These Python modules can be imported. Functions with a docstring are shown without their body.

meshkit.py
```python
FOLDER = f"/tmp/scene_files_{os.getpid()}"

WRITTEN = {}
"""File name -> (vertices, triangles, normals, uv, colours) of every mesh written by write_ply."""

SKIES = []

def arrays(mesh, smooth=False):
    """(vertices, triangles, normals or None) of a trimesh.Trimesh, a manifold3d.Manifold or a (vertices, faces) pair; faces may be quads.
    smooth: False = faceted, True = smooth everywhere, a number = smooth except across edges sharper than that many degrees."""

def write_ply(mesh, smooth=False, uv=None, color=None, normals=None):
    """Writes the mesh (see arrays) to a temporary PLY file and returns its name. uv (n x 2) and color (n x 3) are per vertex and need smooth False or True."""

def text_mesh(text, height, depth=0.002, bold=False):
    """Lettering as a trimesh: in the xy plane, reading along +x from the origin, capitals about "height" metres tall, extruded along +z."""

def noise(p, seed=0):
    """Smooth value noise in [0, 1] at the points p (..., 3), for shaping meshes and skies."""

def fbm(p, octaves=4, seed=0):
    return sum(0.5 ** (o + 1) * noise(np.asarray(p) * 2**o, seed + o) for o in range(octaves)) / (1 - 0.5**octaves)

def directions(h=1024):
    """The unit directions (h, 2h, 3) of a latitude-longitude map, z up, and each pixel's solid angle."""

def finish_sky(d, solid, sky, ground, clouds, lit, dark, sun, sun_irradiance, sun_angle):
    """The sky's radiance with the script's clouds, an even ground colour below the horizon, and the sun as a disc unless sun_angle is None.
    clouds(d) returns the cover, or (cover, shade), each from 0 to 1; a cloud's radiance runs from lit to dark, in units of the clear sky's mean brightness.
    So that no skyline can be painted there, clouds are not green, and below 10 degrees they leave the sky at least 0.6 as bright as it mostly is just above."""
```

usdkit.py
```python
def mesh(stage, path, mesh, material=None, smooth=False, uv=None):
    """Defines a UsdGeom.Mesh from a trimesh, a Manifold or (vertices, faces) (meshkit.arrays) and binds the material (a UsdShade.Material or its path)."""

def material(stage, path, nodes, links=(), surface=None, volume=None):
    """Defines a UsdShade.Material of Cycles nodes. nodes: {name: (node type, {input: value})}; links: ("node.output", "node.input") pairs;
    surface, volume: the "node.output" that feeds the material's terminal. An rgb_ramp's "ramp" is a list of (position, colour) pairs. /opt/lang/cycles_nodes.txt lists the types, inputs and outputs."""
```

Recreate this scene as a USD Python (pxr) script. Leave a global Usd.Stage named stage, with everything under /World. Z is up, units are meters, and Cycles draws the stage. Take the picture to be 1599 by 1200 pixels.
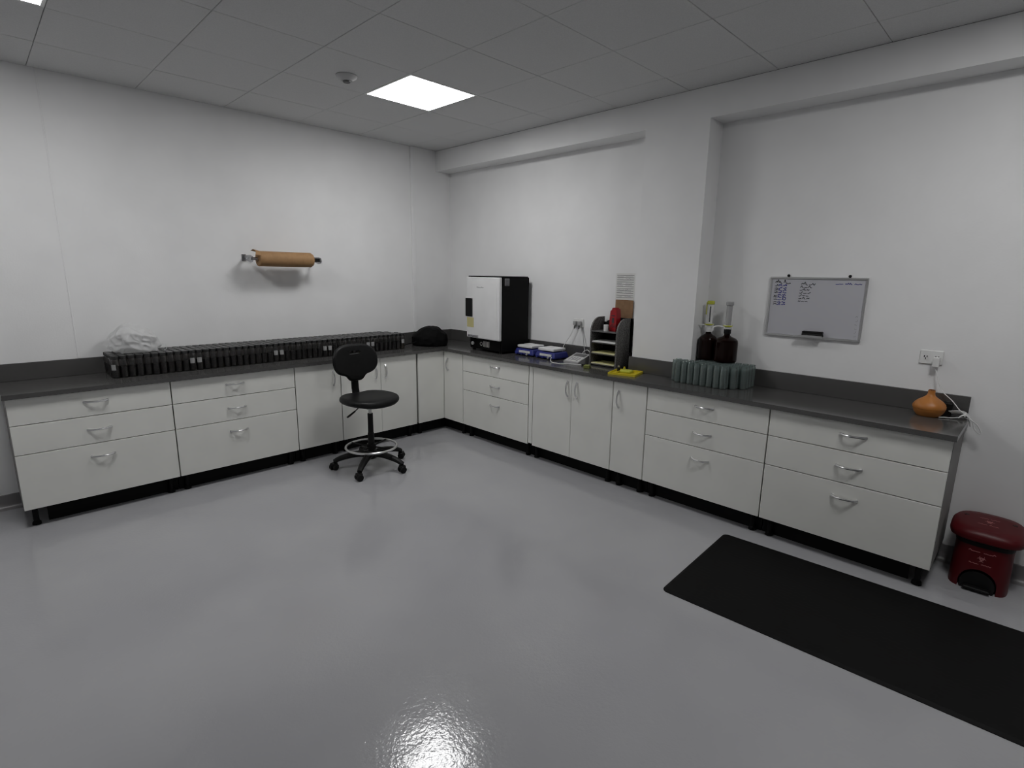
import math, random
import numpy as np
import trimesh, manifold3d as m3
from manifold3d import Manifold, CrossSection
from shapely.geometry import Polygon, Point, LineString
from shapely.ops import unary_union
from pxr import Usd, UsdGeom, Gf, UsdShade
import usdkit, meshkit

stage = Usd.Stage.CreateInMemory()
UsdGeom.SetStageUpAxis(stage, UsdGeom.Tokens.z)
UsdGeom.SetStageMetersPerUnit(stage, 1.0)
world = UsdGeom.Xform.Define(stage, '/World')
stage.SetDefaultPrim(world.GetPrim())
UsdGeom.Scope.Define(stage, '/World/Looks')
PI = math.pi

# ------------------------------------------------------------------ camera, exposure, light levels
F_PX, CAM = 837.96, (-4.158, -5.187, 1.7212)
YAW, PITCH, ROLL = -0.78991, -0.20406, 0.01484
EXPOSURE = 0.0
LAMP = 21.7                    # radiance of the ceiling panels
cam = UsdGeom.Camera.Define(stage, '/World/camera')
fw = np.array([math.sin(-YAW) * math.cos(PITCH), math.cos(YAW) * math.cos(PITCH), math.sin(PITCH)])
rt = np.cross(fw, [0, 0, 1]); rt /= np.linalg.norm(rt); up = np.cross(rt, fw)
r2 = rt * math.cos(ROLL) + up * math.sin(ROLL); u2 = -rt * math.sin(ROLL) + up * math.cos(ROLL)
mtx = Gf.Matrix4d(*r2, 0, *u2, 0, *(-fw), 0, *CAM, 1)
cam.AddTransformOp().Set(mtx)
cam.CreateHorizontalApertureAttr(36.0); cam.CreateVerticalApertureAttr(36.0 * 1200 / 1599)
cam.CreateFocalLengthAttr(36.0 * F_PX / 1599)
cam.CreateClippingRangeAttr(Gf.Vec2f(0.02, 100))
cam.CreateExposureAttr(EXPOSURE)

# ------------------------------------------------------------------ naming and helpers
used = {}
def numbered(parent, name):
    k = (parent, name); n = used.get(k, 0); used[k] = n + 1
    return name if n == 0 else '%s_%03d' % (name, n)

def keys(prim, label=None, cat=None, group=None, kind=None):
    for k, v in (('label', label), ('category', cat), ('group', group), ('kind', kind)):
        if v: prim.SetCustomDataByKey(k, v)
    return prim

def obj(name, mesh, mat, parent=None, smooth=30, label=None, cat=None, group=None, kind=None):
    pp = '/World' if parent is None else str(parent.GetPath())
    path = pp + '/' + numbered(pp, name)
    if isinstance(mesh, list): mesh = trimesh.util.concatenate([tm(x) for x in mesh])
    p = usdkit.mesh(stage, path, mesh, M[mat], smooth=smooth).GetPrim()
    return keys(p, label, cat, group, kind)

def thing(name, label, cat, loc=(0, 0, 0), rotz=0, group=None, kind=None):
    path = '/World/' + numbered('/World', name)
    x = UsdGeom.Xform.Define(stage, path)
    x.AddTranslateOp().Set(Gf.Vec3d(*map(float, loc))); x.AddRotateZOp().Set(float(rotz))
    return keys(x.GetPrim(), label, cat, group, kind)

def dup(src, loc, rotz=0, label=None, group=None):
    name = src.GetName()
    if name[-4:-3] == '_' and name[-3:].isdigit(): name = name[:-4]
    x = UsdGeom.Xform.Define(stage, '/World/' + numbered('/World', name))
    p = x.GetPrim(); p.GetReferences().AddInternalReference(src.GetPath()); p.SetInstanceable(True)
    p.GetAttribute('xformOp:translate').Set(Gf.Vec3d(*map(float, loc)))
    p.GetAttribute('xformOp:rotateZ').Set(float(rotz))
    return keys(p, label, src.GetCustomDataByKey('category'), group or src.GetCustomDataByKey('group'))

def tm(m):
    if isinstance(m, Manifold):
        q = m.to_mesh(); return trimesh.Trimesh(q.vert_properties[:, :3], q.tri_verts, process=False)
    return m

def box(x0, x1, y0, y1, z0, z1, c=0.0):
    """box between limits with chamfered edges"""
    if c <= 0:
        m = trimesh.creation.box([x1 - x0, y1 - y0, z1 - z0]); m.apply_translation([(x0 + x1) / 2, (y0 + y1) / 2, (z0 + z1) / 2]); return m
    c = min(c, (x1 - x0) * .45, (y1 - y0) * .45, (z1 - z0) * .45)
    pts = []
    for sx in (0, 1):
        for sy in (0, 1):
            for sz in (0, 1):
                X, Y, Z = (x0, x1)[sx], (y0, y1)[sy], (z0, z1)[sz]
                dx, dy, dz = (c, -c)[sx], (c, -c)[sy], (c, -c)[sz]
                pts += [(X, Y + dy, Z + dz), (X + dx, Y, Z + dz), (X + dx, Y + dy, Z)]
    return tm(Manifold.hull_points(np.array(pts)))

def rbox(x0, x1, y0, y1, z0, z1, r, n=16):
    """box with truly rounded edges"""
    s = Manifold.sphere(r, n)
    return tm(Manifold.batch_hull([s.translate([X, Y, Z]) for X in (x0 + r, x1 - r) for Y in (y0 + r, y1 - r) for Z in (z0 + r, z1 - r)]))

def lathe(prof, n=24, at=(0, 0, 0)):
    prof = np.array(prof, float); a = np.linspace(0, 2 * PI, n, endpoint=False)
    k = len(prof)
    v = np.stack([prof[:, 0:1] * np.cos(a), prof[:, 0:1] * np.sin(a), np.repeat(prof[:, 1:2], n, 1)], -1).reshape(-1, 3)
    f = []
    for i in range(k - 1):
        for j in range(n):
            a0, a1, b0, b1 = i * n + j, i * n + (j + 1) % n, (i + 1) * n + j, (i + 1) * n + (j + 1) % n
            f += [(a0, a1, b1), (a0, b1, b0)]
    m = trimesh.Trimesh(v + np.array(at), np.array(f), process=False); m.merge_vertices(); m.update_faces(m.nondegenerate_faces())
    return m

def tube(pts, r, n=8, flat=1.0, closed=False):
    """round (or flattened) bar swept along points; r may be a list"""
    P = np.array(pts, float); k = len(P)
    R = np.full(k, r, float) if np.ndim(r) == 0 else np.interp(np.linspace(0, 1, k), np.linspace(0, 1, len(r)), np.array(r, float))
    if closed: T = np.roll(P, -1, 0) - np.roll(P, 1, 0)
    else: T = np.gradient(P, axis=0)
    T /= np.linalg.norm(T, axis=1, keepdims=True)
    N = np.cross(T[0], [0, 0, 1.0])
    if np.linalg.norm(N) < .1: N = np.cross(T[0], [1.0, 0, 0])
    rings = []
    a = np.linspace(0, 2 * PI, n, endpoint=False)
    for i in range(k):
        N = N - T[i] * (N @ T[i]); N /= np.linalg.norm(N); B = np.cross(T[i], N)
        rings.append(P[i] + R[i] * (np.cos(a)[:, None] * N + flat * np.sin(a)[:, None] * B))
    v = np.vstack(rings); f = []
    for i in range(k if closed else k - 1):
        i2 = (i + 1) % k
        for j in range(n):
            j2 = (j + 1) % n
            f += [(i * n + j, i * n + j2, i2 * n + j2), (i * n + j, i2 * n + j2, i2 * n + j)]
    if not closed:
        c0, c1 = len(v), len(v) + 1; v = np.vstack([v, P[:1], P[-1:]])
        for j in range(n):
            f += [(c0, (j + 1) % n, j), (c1, (k - 1) * n + j, (k - 1) * n + (j + 1) % n)]
    m = trimesh.Trimesh(v, np.array(f), process=False); m.fix_normals() if False else None
    return m

def spline(pts, n=40):
    from scipy.interpolate import CubicSpline
    P = np.array(pts, float); t = np.r_[0, np.cumsum(np.linalg.norm(np.diff(P, axis=0), axis=1))]
    return CubicSpline(t, P)(np.linspace(0, t[-1], n))

def poly_extrude(poly, h):
    """shapely polygon -> mesh extruded 0..h in z"""
    out = []
    for g in (poly.geoms if hasattr(poly, 'geoms') else [poly]):
        cs = CrossSection([np.array(g.exterior.coords)[:-1]] + [np.array(i.coords)[:-1] for i in g.interiors], m3.FillRule.EvenOdd)
        out.append(tm(Manifold.extrude(cs, h)))
    return trimesh.util.concatenate(out)

def frame_map(m, o, ux, uy):
    """xy plane mesh -> plane at o with axes ux, uy"""
    ux, uy = np.array(ux, float), np.array(uy, float); uz = np.cross(ux, uy)
    m = m.copy(); m.vertices = np.array(o) + m.vertices @ np.stack([ux, uy, uz]); return m

def move(m, d):
    m = tm(m).copy(); m.apply_translation(d); return m

def rot(m, deg, axis=(0, 0, 1), pt=(0, 0, 0)):
    m = tm(m).copy(); m.apply_transform(trimesh.transformations.rotation_matrix(math.radians(deg), axis, pt)); return m

def scribble(w, h, seed, words=1, stroke=.003, dense=9):
    """illegible handwriting inside w x h, as strokes in the xy plane"""
    rnd = random.Random(seed); lines = []
    x = 0; ww = w / words
    for k in range(words):
        n = max(3, int(dense * ww / .09)); pts = []
        a = k * ww + .04 * ww; b = (k + 1) * ww - .16 * ww * (words > 1)
        for i in range(n + 1):
            pts.append((a + (b - a) * i / n + rnd.uniform(-.2, .2) * (b - a) / n, rnd.choice((0, .1, .5, .6, 1.0)) * h if i % 2 else rnd.uniform(0, .35) * h))
        lines.append(LineString(pts).buffer(stroke / 2, quad_segs=1, cap_style=2))
    return poly_extrude(unary_union(lines), .0004)

ORD1 = 'zeroth first second third fourth fifth sixth seventh eighth ninth tenth eleventh twelfth thirteenth fourteenth fifteenth sixteenth seventeenth eighteenth nineteenth'.split()
TENS = {2: ('twenty', 'twentieth'), 3: ('thirty', 'thirtieth'), 4: ('forty', 'fortieth'), 5: ('fifty', 'fiftieth')}
def ordinal(n):
    if n < 20: return ORD1[n]
    t, u = divmod(n, 10)
    return TENS[t][1] if u == 0 else TENS[t][0] + '-' + ORD1[u]

# ------------------------------------------------------------------ materials
M = {}
def mat(name, nodes, links=(), surface='p.BSDF'):
    M[name] = usdkit.material(stage, '/World/Looks/' + name, nodes, links, surface=surface)

def plain(name, col, rough=.5, metal=0, spec=.5, coat=0, **kw):
    mat(name, {'p': ('principled_bsdf', dict(base_color=col, roughness=rough, metallic=metal, specular_ior_level=spec, coat_weight=coat, **kw))})

def noisy(name, c0, c1, scale=20, rough=.5, detail=4, bump=0, bscale=60, bdist=.001, spec=.5, metal=0, lo=.35, hi=.65, roughn=.5):
    nodes = {'g': ('geometry', {}), 't': ('texture_coordinate', {}), 'n': ('noise_texture', dict(scale=scale, detail=detail, roughness=roughn)),
             'r': ('rgb_ramp', dict(ramp=[(0, c0), (lo, c0), (hi, c1), (1, c1)])),
             'p': ('principled_bsdf', dict(roughness=rough, specular_ior_level=spec, metallic=metal))}
    links = [('t.object', 'n.vector'), ('n.fac', 'r.fac'), ('r.color', 'p.base_color')]
    if bump:
        nodes['bn'] = ('noise_texture', dict(scale=bscale, detail=2)); nodes['b'] = ('bump', dict(strength=bump, distance=bdist))
        links += [('t.object', 'bn.vector'), ('bn.fac', 'b.height'), ('b.normal', 'p.normal')]
    mat(name, nodes, links)

noisy('wall_paint', (.80, .80, .80), (.83, .83, .83), 3, .75, bump=.25, bscale=90, bdist=.0015, spec=.25)
noisy('ceiling_board', (.62, .62, .62), (.67, .67, .67), 160, .9, bump=.2, bscale=220, bdist=.001, spec=.2)
plain('ceiling_void', (.22, .22, .22), .9)
# poured epoxy floor: grey, glossy, with a fine orange-peel ripple
mat('epoxy_floor', {'g': ('geometry', {}),
    'n1': ('noise_texture', dict(scale=.9, detail=3)), 'r1': ('rgb_ramp', dict(ramp=[(0, (.375, .375, .390)), (.4, (.375, .375, .390)), (.65, (.41, .41, .422)), (1, (.41, .41, .422))])),
    'n2': ('noise_texture', dict(scale=75, detail=1.5)), 'n3': ('noise_texture', dict(scale=7, detail=1)),
    'mh': ('math', dict(math_type='multiply_add', value2=2.0)),
    'b': ('bump', dict(strength=.16, distance=.004)),
    'p': ('principled_bsdf', dict(roughness=.11, specular_ior_level=.5))},
    [('g.position', 'n1.vector'), ('n1.fac', 'r1.fac'), ('r1.color', 'p.base_color'), ('g.position', 'n2.vector'), ('g.position', 'n3.vector'),
     ('n3.fac', 'mh.value1'), ('n2.fac', 'mh.value3'), ('mh.value', 'b.height'), ('b.normal', 'p.normal')])
plain('cove_grey', (.20, .19, .195), .35)
noisy('laminate', (.76, .76, .722), (.79, .79, .75), 4, .38, bump=.08, bscale=300, bdist=.0005, spec=.4)
plain('carcass', (.24, .235, .225), .6)
# grey speckled stone worktop
mat('stone_top', {'t': ('geometry', {}), 'n': ('noise_texture', dict(scale=240, detail=4, roughness=.6)),
    'r': ('rgb_ramp', dict(ramp=[(0, (.062, .0605, .059)), (.42, (.066, .0645, .063)), (.60, (.078, .076, .074)), (.72, (.100, .098, .095)), (1, (.105, .102, .099))])),
    'p': ('principled_bsdf', dict(roughness=.15, specular_ior_level=.8))},
    [('t.position', 'n.vector'), ('n.fac', 'r.fac'), ('r.color', 'p.base_color')])
plain('chrome', (.74, .74, .74), .27, metal=1)
plain('steel', (.42, .42, .43), .35, metal=1)
plain('aluminium', (.60, .60, .60), .35, metal=1)
plain('black_plastic', (.006, .006, .006), .45, spec=.22)
plain('black_foot', (.005, .005, .005), .6, spec=.15)
noisy('chair_foam', (.0045, .0045, .0045), (.007, .007, .007), 60, .42, bump=.15, bscale=400, bdist=.0006, spec=.22)
mat('rubber_mat', {'t': ('texture_coordinate', {}), 'm': ('mapping', dict(rotation=(0, 0, PI / 4), scale=(1, 1, 1))), 'v': ('checker_texture', dict(scale=45, color1=(1, 1, 1), color2=(0, 0, 0))),
    'n': ('noise_texture', dict(scale=6, detail=4)), 'r': ('rgb_ramp', dict(ramp=[(0, (.0035, .0035, .0035)), (1, (.0060, .0060, .0060))])),
    'b': ('bump', dict(strength=.3, distance=.002)), 'p': ('principled_bsdf', dict(roughness=.6, specular_ior_level=.12))},
    [('t.object', 'm.vector'), ('m.vector', 'v.vector'), ('v.fac', 'b.height'), ('t.object', 'n.vector'), ('n.fac', 'r.fac'), ('r.color', 'p.base_color'), ('b.normal', 'p.normal')])
def pane(name, tint, rough=.03, add=0.0, ior=1.45):
    nodes = {'f': ('fresnel', dict(IOR=ior)), 'c': ('math', dict(math_type='add', value2=add, use_clamp=True)), 't': ('transparent_bsdf', dict(color=tint)), 'g': ('glossy_bsdf', dict(color=(1, 1, 1), roughness=rough)), 'x': ('mix_closure', {})}
    mat(name, nodes, [('f.fac', 'c.value1'), ('c.value', 'x.fac'), ('t.BSDF', 'x.closure1'), ('g.BSDF', 'x.closure2')], 'x.closure')
pane('jar_glass', (.74, .71, .70), .30, .04)
mat('clear_glass', {'f': ('fresnel', dict(IOR=1.45)), 'c': ('math', dict(math_type='add', value2=.03, use_clamp=True)), 't': ('transparent_bsdf', dict(color=(.90, .94, .93))), 'g': ('glossy_bsdf', dict(color=(1, 1, 1), roughness=.08)),
    'x': ('mix_closure', {}), 'd': ('diffuse_bsdf', dict(color=(.33, .40, .385))), 'y': ('mix_closure', dict(fac=.19))},
    [('f.fac', 'c.value1'), ('c.value', 'x.fac'), ('t.BSDF', 'x.closure1'), ('g.BSDF', 'x.closure2'), ('x.closure', 'y.closure1'), ('d.BSDF', 'y.closure2')], 'y.closure')
pane('dispenser_glass', (.85, .86, .86), .04, .02)
mat('amber_liquid', {'o': ('object_info', {}), 'r': ('rgb_ramp', dict(ramp=[(0, (.006, .0022, .0016)), (1, (.012, .005, .003))])), 'p': ('principled_bsdf', dict(roughness=.35, specular_ior_level=.15))},
    [('o.random', 'r.fac'), ('r.color', 'p.base_color')])
plain('pale_liquid', (.055, .036, .010), .12)
noisy('lid_black', (.014, .014, .014), (.024, .024, .024), 30, .26, spec=.7)
plain('amber_glass', (.007, .0018, .0012), .10, spec=.16)
plain('label_white', (.62, .62, .60), .6)
plain('label_dim', (.36, .36, .35), .7)
plain('ink', (.03, .03, .035), .7)
plain('ink_blue', (.05, .05, .22), .6)
plain('ink_faint', (.30, .30, .31), .7)
plain('white_plastic', (.74, .74, .73), .4)
plain('grey_plastic', (.36, .36, .36), .45)
plain('yellow_plastic', (.62, .50, .02), .4)
plain('lime_plastic', (.50, .52, .06), .4)
plain('blue_plastic', (.018, .025, .175), .4)
plain('ceramic_white', (.70, .70, .70), .3)
plain('sponge_green', (.17, .19, .05), .9)
noisy('oven_white', (.70, .70, .70), (.74, .74, .74), 5, .4)
noisy('oven_black', (.003, .003, .003), (.0045, .0045, .0045), 50, .5, spec=.12)
plain('dark_window', (.003, .003, .003), .3, spec=.15)
plain('sticky_note', (.52, .47, .22), .8)
noisy('cardboard', (.25, .145, .075), (.29, .17, .09), 30, .85)
noisy('kraft_paper', (.31, .175, .075), (.36, .205, .09), 25, .7, bump=.2, bscale=40, bdist=.002)
noisy('speckle_board', (.055, .053, .051), (.20, .195, .19), 120, .55, detail=4, lo=.38, hi=.70)
plain('shelf_grey', (.11, .11, .11), .55)
plain('paper', (.72, .72, .70), .8)
plain('paper_yellow', (.55, .52, .22), .8)
plain('red_plastic', (.30, .006, .010), .35)
plain('red_bin', (.085, .0025, .005), .42, spec=.3)
plain('red_print', (.42, .16, .16), .6)
noisy('orange_wood', (.40, .145, .025), (.46, .175, .035), 8, .45)
plain('dark_wood', (.16, .055, .012), .5)
noisy('bag_cloth', (.0028, .0028, .0028), (.0045, .0045, .0045), 40, .8, bump=.4, bscale=35, bdist=.006, spec=.12)
plain('board_white', (.50, .50, .535), .18)
plain('felt_black', (.008, .008, .008), .8)
plain('detector_white', (.50, .50, .50), .5)
mat('film_white', {'d': ('principled_bsdf', dict(base_color=(.80, .80, .80), roughness=.35)), 'l': ('translucent_bsdf', dict(color=(.8, .8, .8))), 't': ('transparent_bsdf', dict(color=(1, 1, 1))), 'x': ('mix_closure', dict(fac=.35)), 'y': ('mix_closure', dict(fac=.22))},
    [('d.BSDF', 'x.closure1'), ('l.BSDF', 'x.closure2'), ('x.closure', 'y.closure1'), ('t.BSDF', 'y.closure2')], 'y.closure')
mat('lamp_panel', {'e': ('emission', dict(color=(1.0, 1.0, 1.0), strength=LAMP))}, surface='e.emission')

# ------------------------------------------------------------------ the room (corner of the two seen walls at the origin)
H = 3.052; FZ = -.02; XL, YF = -7.0, -9.0         # far sides, behind and left of the camera
T = .15
obj('floor', box(XL - T, T, YF - T, T, FZ - .12, FZ), 'epoxy_floor', smooth=False, kind='structure')
obj('wall_left', box(XL - T, T, 0, T, FZ, H + .1), 'wall_paint', smooth=False, kind='structure')
obj('wall_right', box(0, T, YF - T, 0, FZ, H + .1), 'wall_paint', smooth=False, kind='structure')
obj('wall_back', box(XL - T, XL, YF - T, 0, FZ, H + .1), 'wall_paint', smooth=False, kind='structure')
obj('wall_front', box(XL, 0, YF - T, YF, FZ, H + .1), 'wall_paint', smooth=False, kind='structure')
PX0, PY0, PY1, BZ = -.206, -3.245, -2.712, 2.838
obj('trim_1', box(PX0, 0, YF, 0, BZ, H), 'wall_paint', smooth=False, kind='structure')                 # beam under the ceiling
obj('trim_2', box(PX0, 0, PY0, PY1, FZ, BZ), 'wall_paint', smooth=False, kind='structure')              # pillar
for k, (x, w, d, z0) in enumerate(((-3.62, .010, .003, 1.040), (-.540, .042, .022, 1.040))):            # surface trunking on the left wall
    obj('trim_%d' % (3 + k), box(x - w / 2, x + w / 2, -.001 - d, -.0005, z0, H - .002, .003), 'wall_paint', smooth=False, kind='structure')
def cove(length):
    pts = [(0, 0), (.055, 0), (.045, .002), (.028, .010), (.014, .026), (.007, .05), (.005, .10), (0, .104)]
    return poly_extrude(Polygon(pts), length)
obj('baseboard_left', frame_map(cove(-XL), (0, 0, FZ), (0, -1, 0), (0, 0, 1)), 'cove_grey', kind='structure')
obj('baseboard_right', frame_map(cove(-YF + PY0), (0, YF, FZ), (-1, 0, 0), (0, 0, 1)), 'cove_grey', kind='structure')

# suspended ceiling: square boards with fine open joints, and the panels in it
ceiling = thing('ceiling', None, None, kind='structure')
GP = .622; GX, GY = -1.178, -1.198
obj('backing', box(XL - T, T, YF - T, T, H + .016, H + .10), 'ceiling_void', ceiling, smooth=False)
xs = [XL] + [x for x in sorted(GX + GP * k for k in range(-14, 6)) if XL + .02 < x < PX0 - .02] + [PX0]
ys = [YF] + [y for y in sorted(GY + GP * k for k in range(-14, 6)) if YF + .02 < y < -.02] + [0]
lights = [(GX - GP / 2, GY - GP / 2), (GX - GP * 4.5, GY - GP / 2), (GX - GP / 2, GY - GP * 6.5)]
rnd = random.Random(5)
for i in range(len(xs) - 1):
    for j in range(len(ys) - 1):
        cx, cy = (xs[i] + xs[i + 1]) / 2, (ys[j] + ys[j + 1]) / 2
        if any(abs(cx - a) < .1 and abs(cy - b) < .1 for a, b in lights): continue
        g = .0014; dz = rnd.uniform(0, .0015)
        obj('ceiling_tile', box(xs[i] + g, xs[i + 1] - g, ys[j] + g, ys[j + 1] - g, H + dz, H + .016, .002), 'ceiling_board', ceiling, smooth=False)
LL = ['bright square ceiling light panel above the office chair, in full view', 'bright square ceiling light panel cut by the top left picture corner',
      'square ceiling light panel above the black floor mat']
def ring_frame(s, w, h):
    return poly_extrude(Polygon([(-s, -s), (s, -s), (s, s), (-s, s)]).difference(Polygon([(-s + w, -s + w), (s - w, -s + w), (s - w, s - w), (-s + w, s - w)])), h)
for (lx, ly), lab in zip(lights, LL):
    t = thing('ceiling_light', lab, 'light', (lx, ly, H - .004))
    obj('frame', move(ring_frame(GP / 2 - .002, .020, .016), (0, 0, .004)), 'white_plastic', t, smooth=False)
    obj('diffuser', box(-.291, .291, -.291, .291, .0035, .018), 'lamp_panel', t, smooth=False)
t = thing('smoke_detector', 'small round white smoke detector on the ceiling beside the light panel', 'smoke detector', (-2.085, -1.464, H - .046))
obj('body', lathe([(0, .046), (.072, .046), (.074, .041), (.068, .032), (.048, .020), (.040, .012), (0, .012)], 32), 'detector_white', t)
obj('sensor_cap', lathe([(0, .013), (.026, .013), (.026, .003), (.022, 0), (0, 0)], 24), 'shelf_grey', t)

# ------------------------------------------------------------------ base cabinets
FD, ZB, ZT = .548, .118, .880
CB = .535                         # carcass front is 13 mm behind the door face
def handle(length=.135, proj=.030):
    """bow pull along x, standing off towards -y"""
    a = np.linspace(-1, 1, 15)
    pts = [(length / 2 * t, -proj * (1 - abs(t) ** 2.6) + .001, 0) for t in a]
    r = [.0064 + .003 * abs(t) ** 3 for t in a]
    return tube(pts, r, 8)
def pull(parent, u, z, vertical=False, y=-.274):
    h = handle()
    if vertical: h = rot(h, 90, (0, 1, 0))
    obj('handle', move(h, (u, y, z)), 'chrome', parent)
def legs(t, w, d):
    for sx in (-1, 1):
        for v in (-d / 2 + .075, d / 2 - .08):
            obj('leg', lathe([(0, ZB), (.030, ZB), (.030, ZB - .012), (.016, ZB - .02), (.016, FZ + .028), (.024, FZ + .018), (.026, FZ), (0, FZ)], 14, (sx * (w / 2 - .055), v, 0)), 'black_foot', t)
YF_L = -.274                      # local y of the door faces (cabinet centred at depth .548/2)
def cab(kind, run, a, b, label, hand=None, gap=.002, filler=0):
    w = abs(b - a); mid = (a + b) / 2
    loc, rz = ((mid, -FD / 2, 0), 0) if run == 'L' else ((-FD / 2, mid, 0), -90)
    t = thing('base_cabinet', label, 'cabinet', loc, rz)
    obj('body', box(-w / 2 + .001, w / 2 - .001, YF_L + .040, FD / 2 - .002, ZB, ZT, .001), 'carcass', t, smooth=False)
    obj('bottom_panel', box(-w / 2 + .002, w / 2 - .002, YF_L + .036, FD / 2 - .004, ZB - .004, ZB - .0002), 'black_foot', t, smooth=False)
    obj('toe_kick', box(-w / 2 + (.12 if a < -4 and run == 'L' else .001), w / 2 - (.10 if b < -4.9 else .001), YF_L + .10, YF_L + .115, FZ, ZB - .004), 'black_foot', t, smooth=False)
    legs(t, w, FD)
    u0, u1 = -w / 2 + gap, w / 2 - gap
    if kind == 'drawers':
        for z0, z1, hz in ((.7005, ZT - .003, .802), (.5005, .6955, .603), (ZB - .002, .4955, .407)):
            d = obj('drawer', box(u0, u1, YF_L, YF_L + .018, z0, z1, .0015), 'laminate', t, smooth=False)
            pull(d, hand, hz)
    else:
        if filler:
            obj('filler_strip', box(u0, u0 + filler - .003, YF_L, YF_L + .018, ZB + .014, ZT - .002, .001), 'laminate', t, smooth=False); u0 += filler
        n = len(hand)
        edges = [u0 + (u1 - u0) * k / n for k in range(n + 1)] if kind == 'doors' else kind
        for k in range(n):
            d = obj('door', box(edges[k] + (.0015 if k else 0), edges[k + 1] - (.0015 if k < n - 1 else 0), YF_L, YF_L + .018, ZB - .002, ZT - .002, .0015), 'laminate', t, smooth=False)
            pull(d, hand[k], .735, True)
    return t
# left run, from the left end to the corner (u = x)
def mid(a, b): return (a + b) / 2
cab('drawers', 'L', -4.079, -3.160, 'white three-drawer cabinet at the far left end of the left run', -3.618 - mid(-4.079, -3.160))
cab('drawers', 'L', -3.156, -2.209, 'white three-drawer cabinet second from the left end, under the jars', -2.702 - mid(-3.156, -2.209))
cab('doors', 'L', -2.205, -1.774, 'white single-door cabinet half hidden behind the office chair', [-1.845 - mid(-2.205, -1.774)])
cab('doors', 'L', -1.770, -.912, 'white two-door cabinet right behind the office chair', [-1.400 - mid(-1.770, -.912), -1.288 - mid(-1.770, -.912)])
# corner unit
t = thing('base_cabinet', 'white corner cabinet with two inward-meeting doors under the black bag', 'cabinet', (-.45, -.45, 0))
def loc(m): return move(m, (.45, .45, 0))
for m in (box(-.89, -.43, -.446, -.431, FZ, ZB - .004), box(-.446, -.431, -.866, -.446, FZ, ZB - .004)):
    obj('toe_kick', loc(m), 'black_foot', t, smooth=False)
for m in (box(-.89, -.004, -.51, -.004, ZB - .004, ZB - .0002), box(-.51, -.004, -.866, -.51, ZB - .004, ZB - .0002)):
    obj('bottom_panel', loc(m), 'black_foot', t, smooth=False)
Lsh = Manifold.cube([.88, .512, ZT - ZB]).translate([-.892, -.514, ZB]) + Manifold.cube([.512, .84, ZT - ZB]).translate([-.514, -.868, ZB])
obj('body', loc(Lsh), 'carcass', t, smooth=False)
obj('door', loc(box(-.892, -FD - .0015, -FD, -FD + .018, ZB - .002, ZT - .002, .0015)), 'laminate', t, smooth=False)
dr = obj('door', loc(box(-FD, -FD + .018, -.869, -FD - .0015, ZB - .002, ZT - .002, .0015)), 'laminate', t, smooth=False)
obj('handle', loc(move(rot(rot(handle(), 90, (0, 1, 0)), -90), (-FD, -.620, .735))), 'chrome', dr)
for x, y in ((-.83, -.47), (-.47, -.80), (-.08, -.80), (-.83, -.08), (-.08, -.08)):
    obj('leg', loc(lathe([(0, ZB), (.030, ZB), (.030, ZB - .012), (.016, ZB - .02), (.016, FZ + .028), (.024, FZ + .018), (.026, FZ), (0, FZ)], 14, (x, y, 0))), 'black_foot', t)
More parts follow.
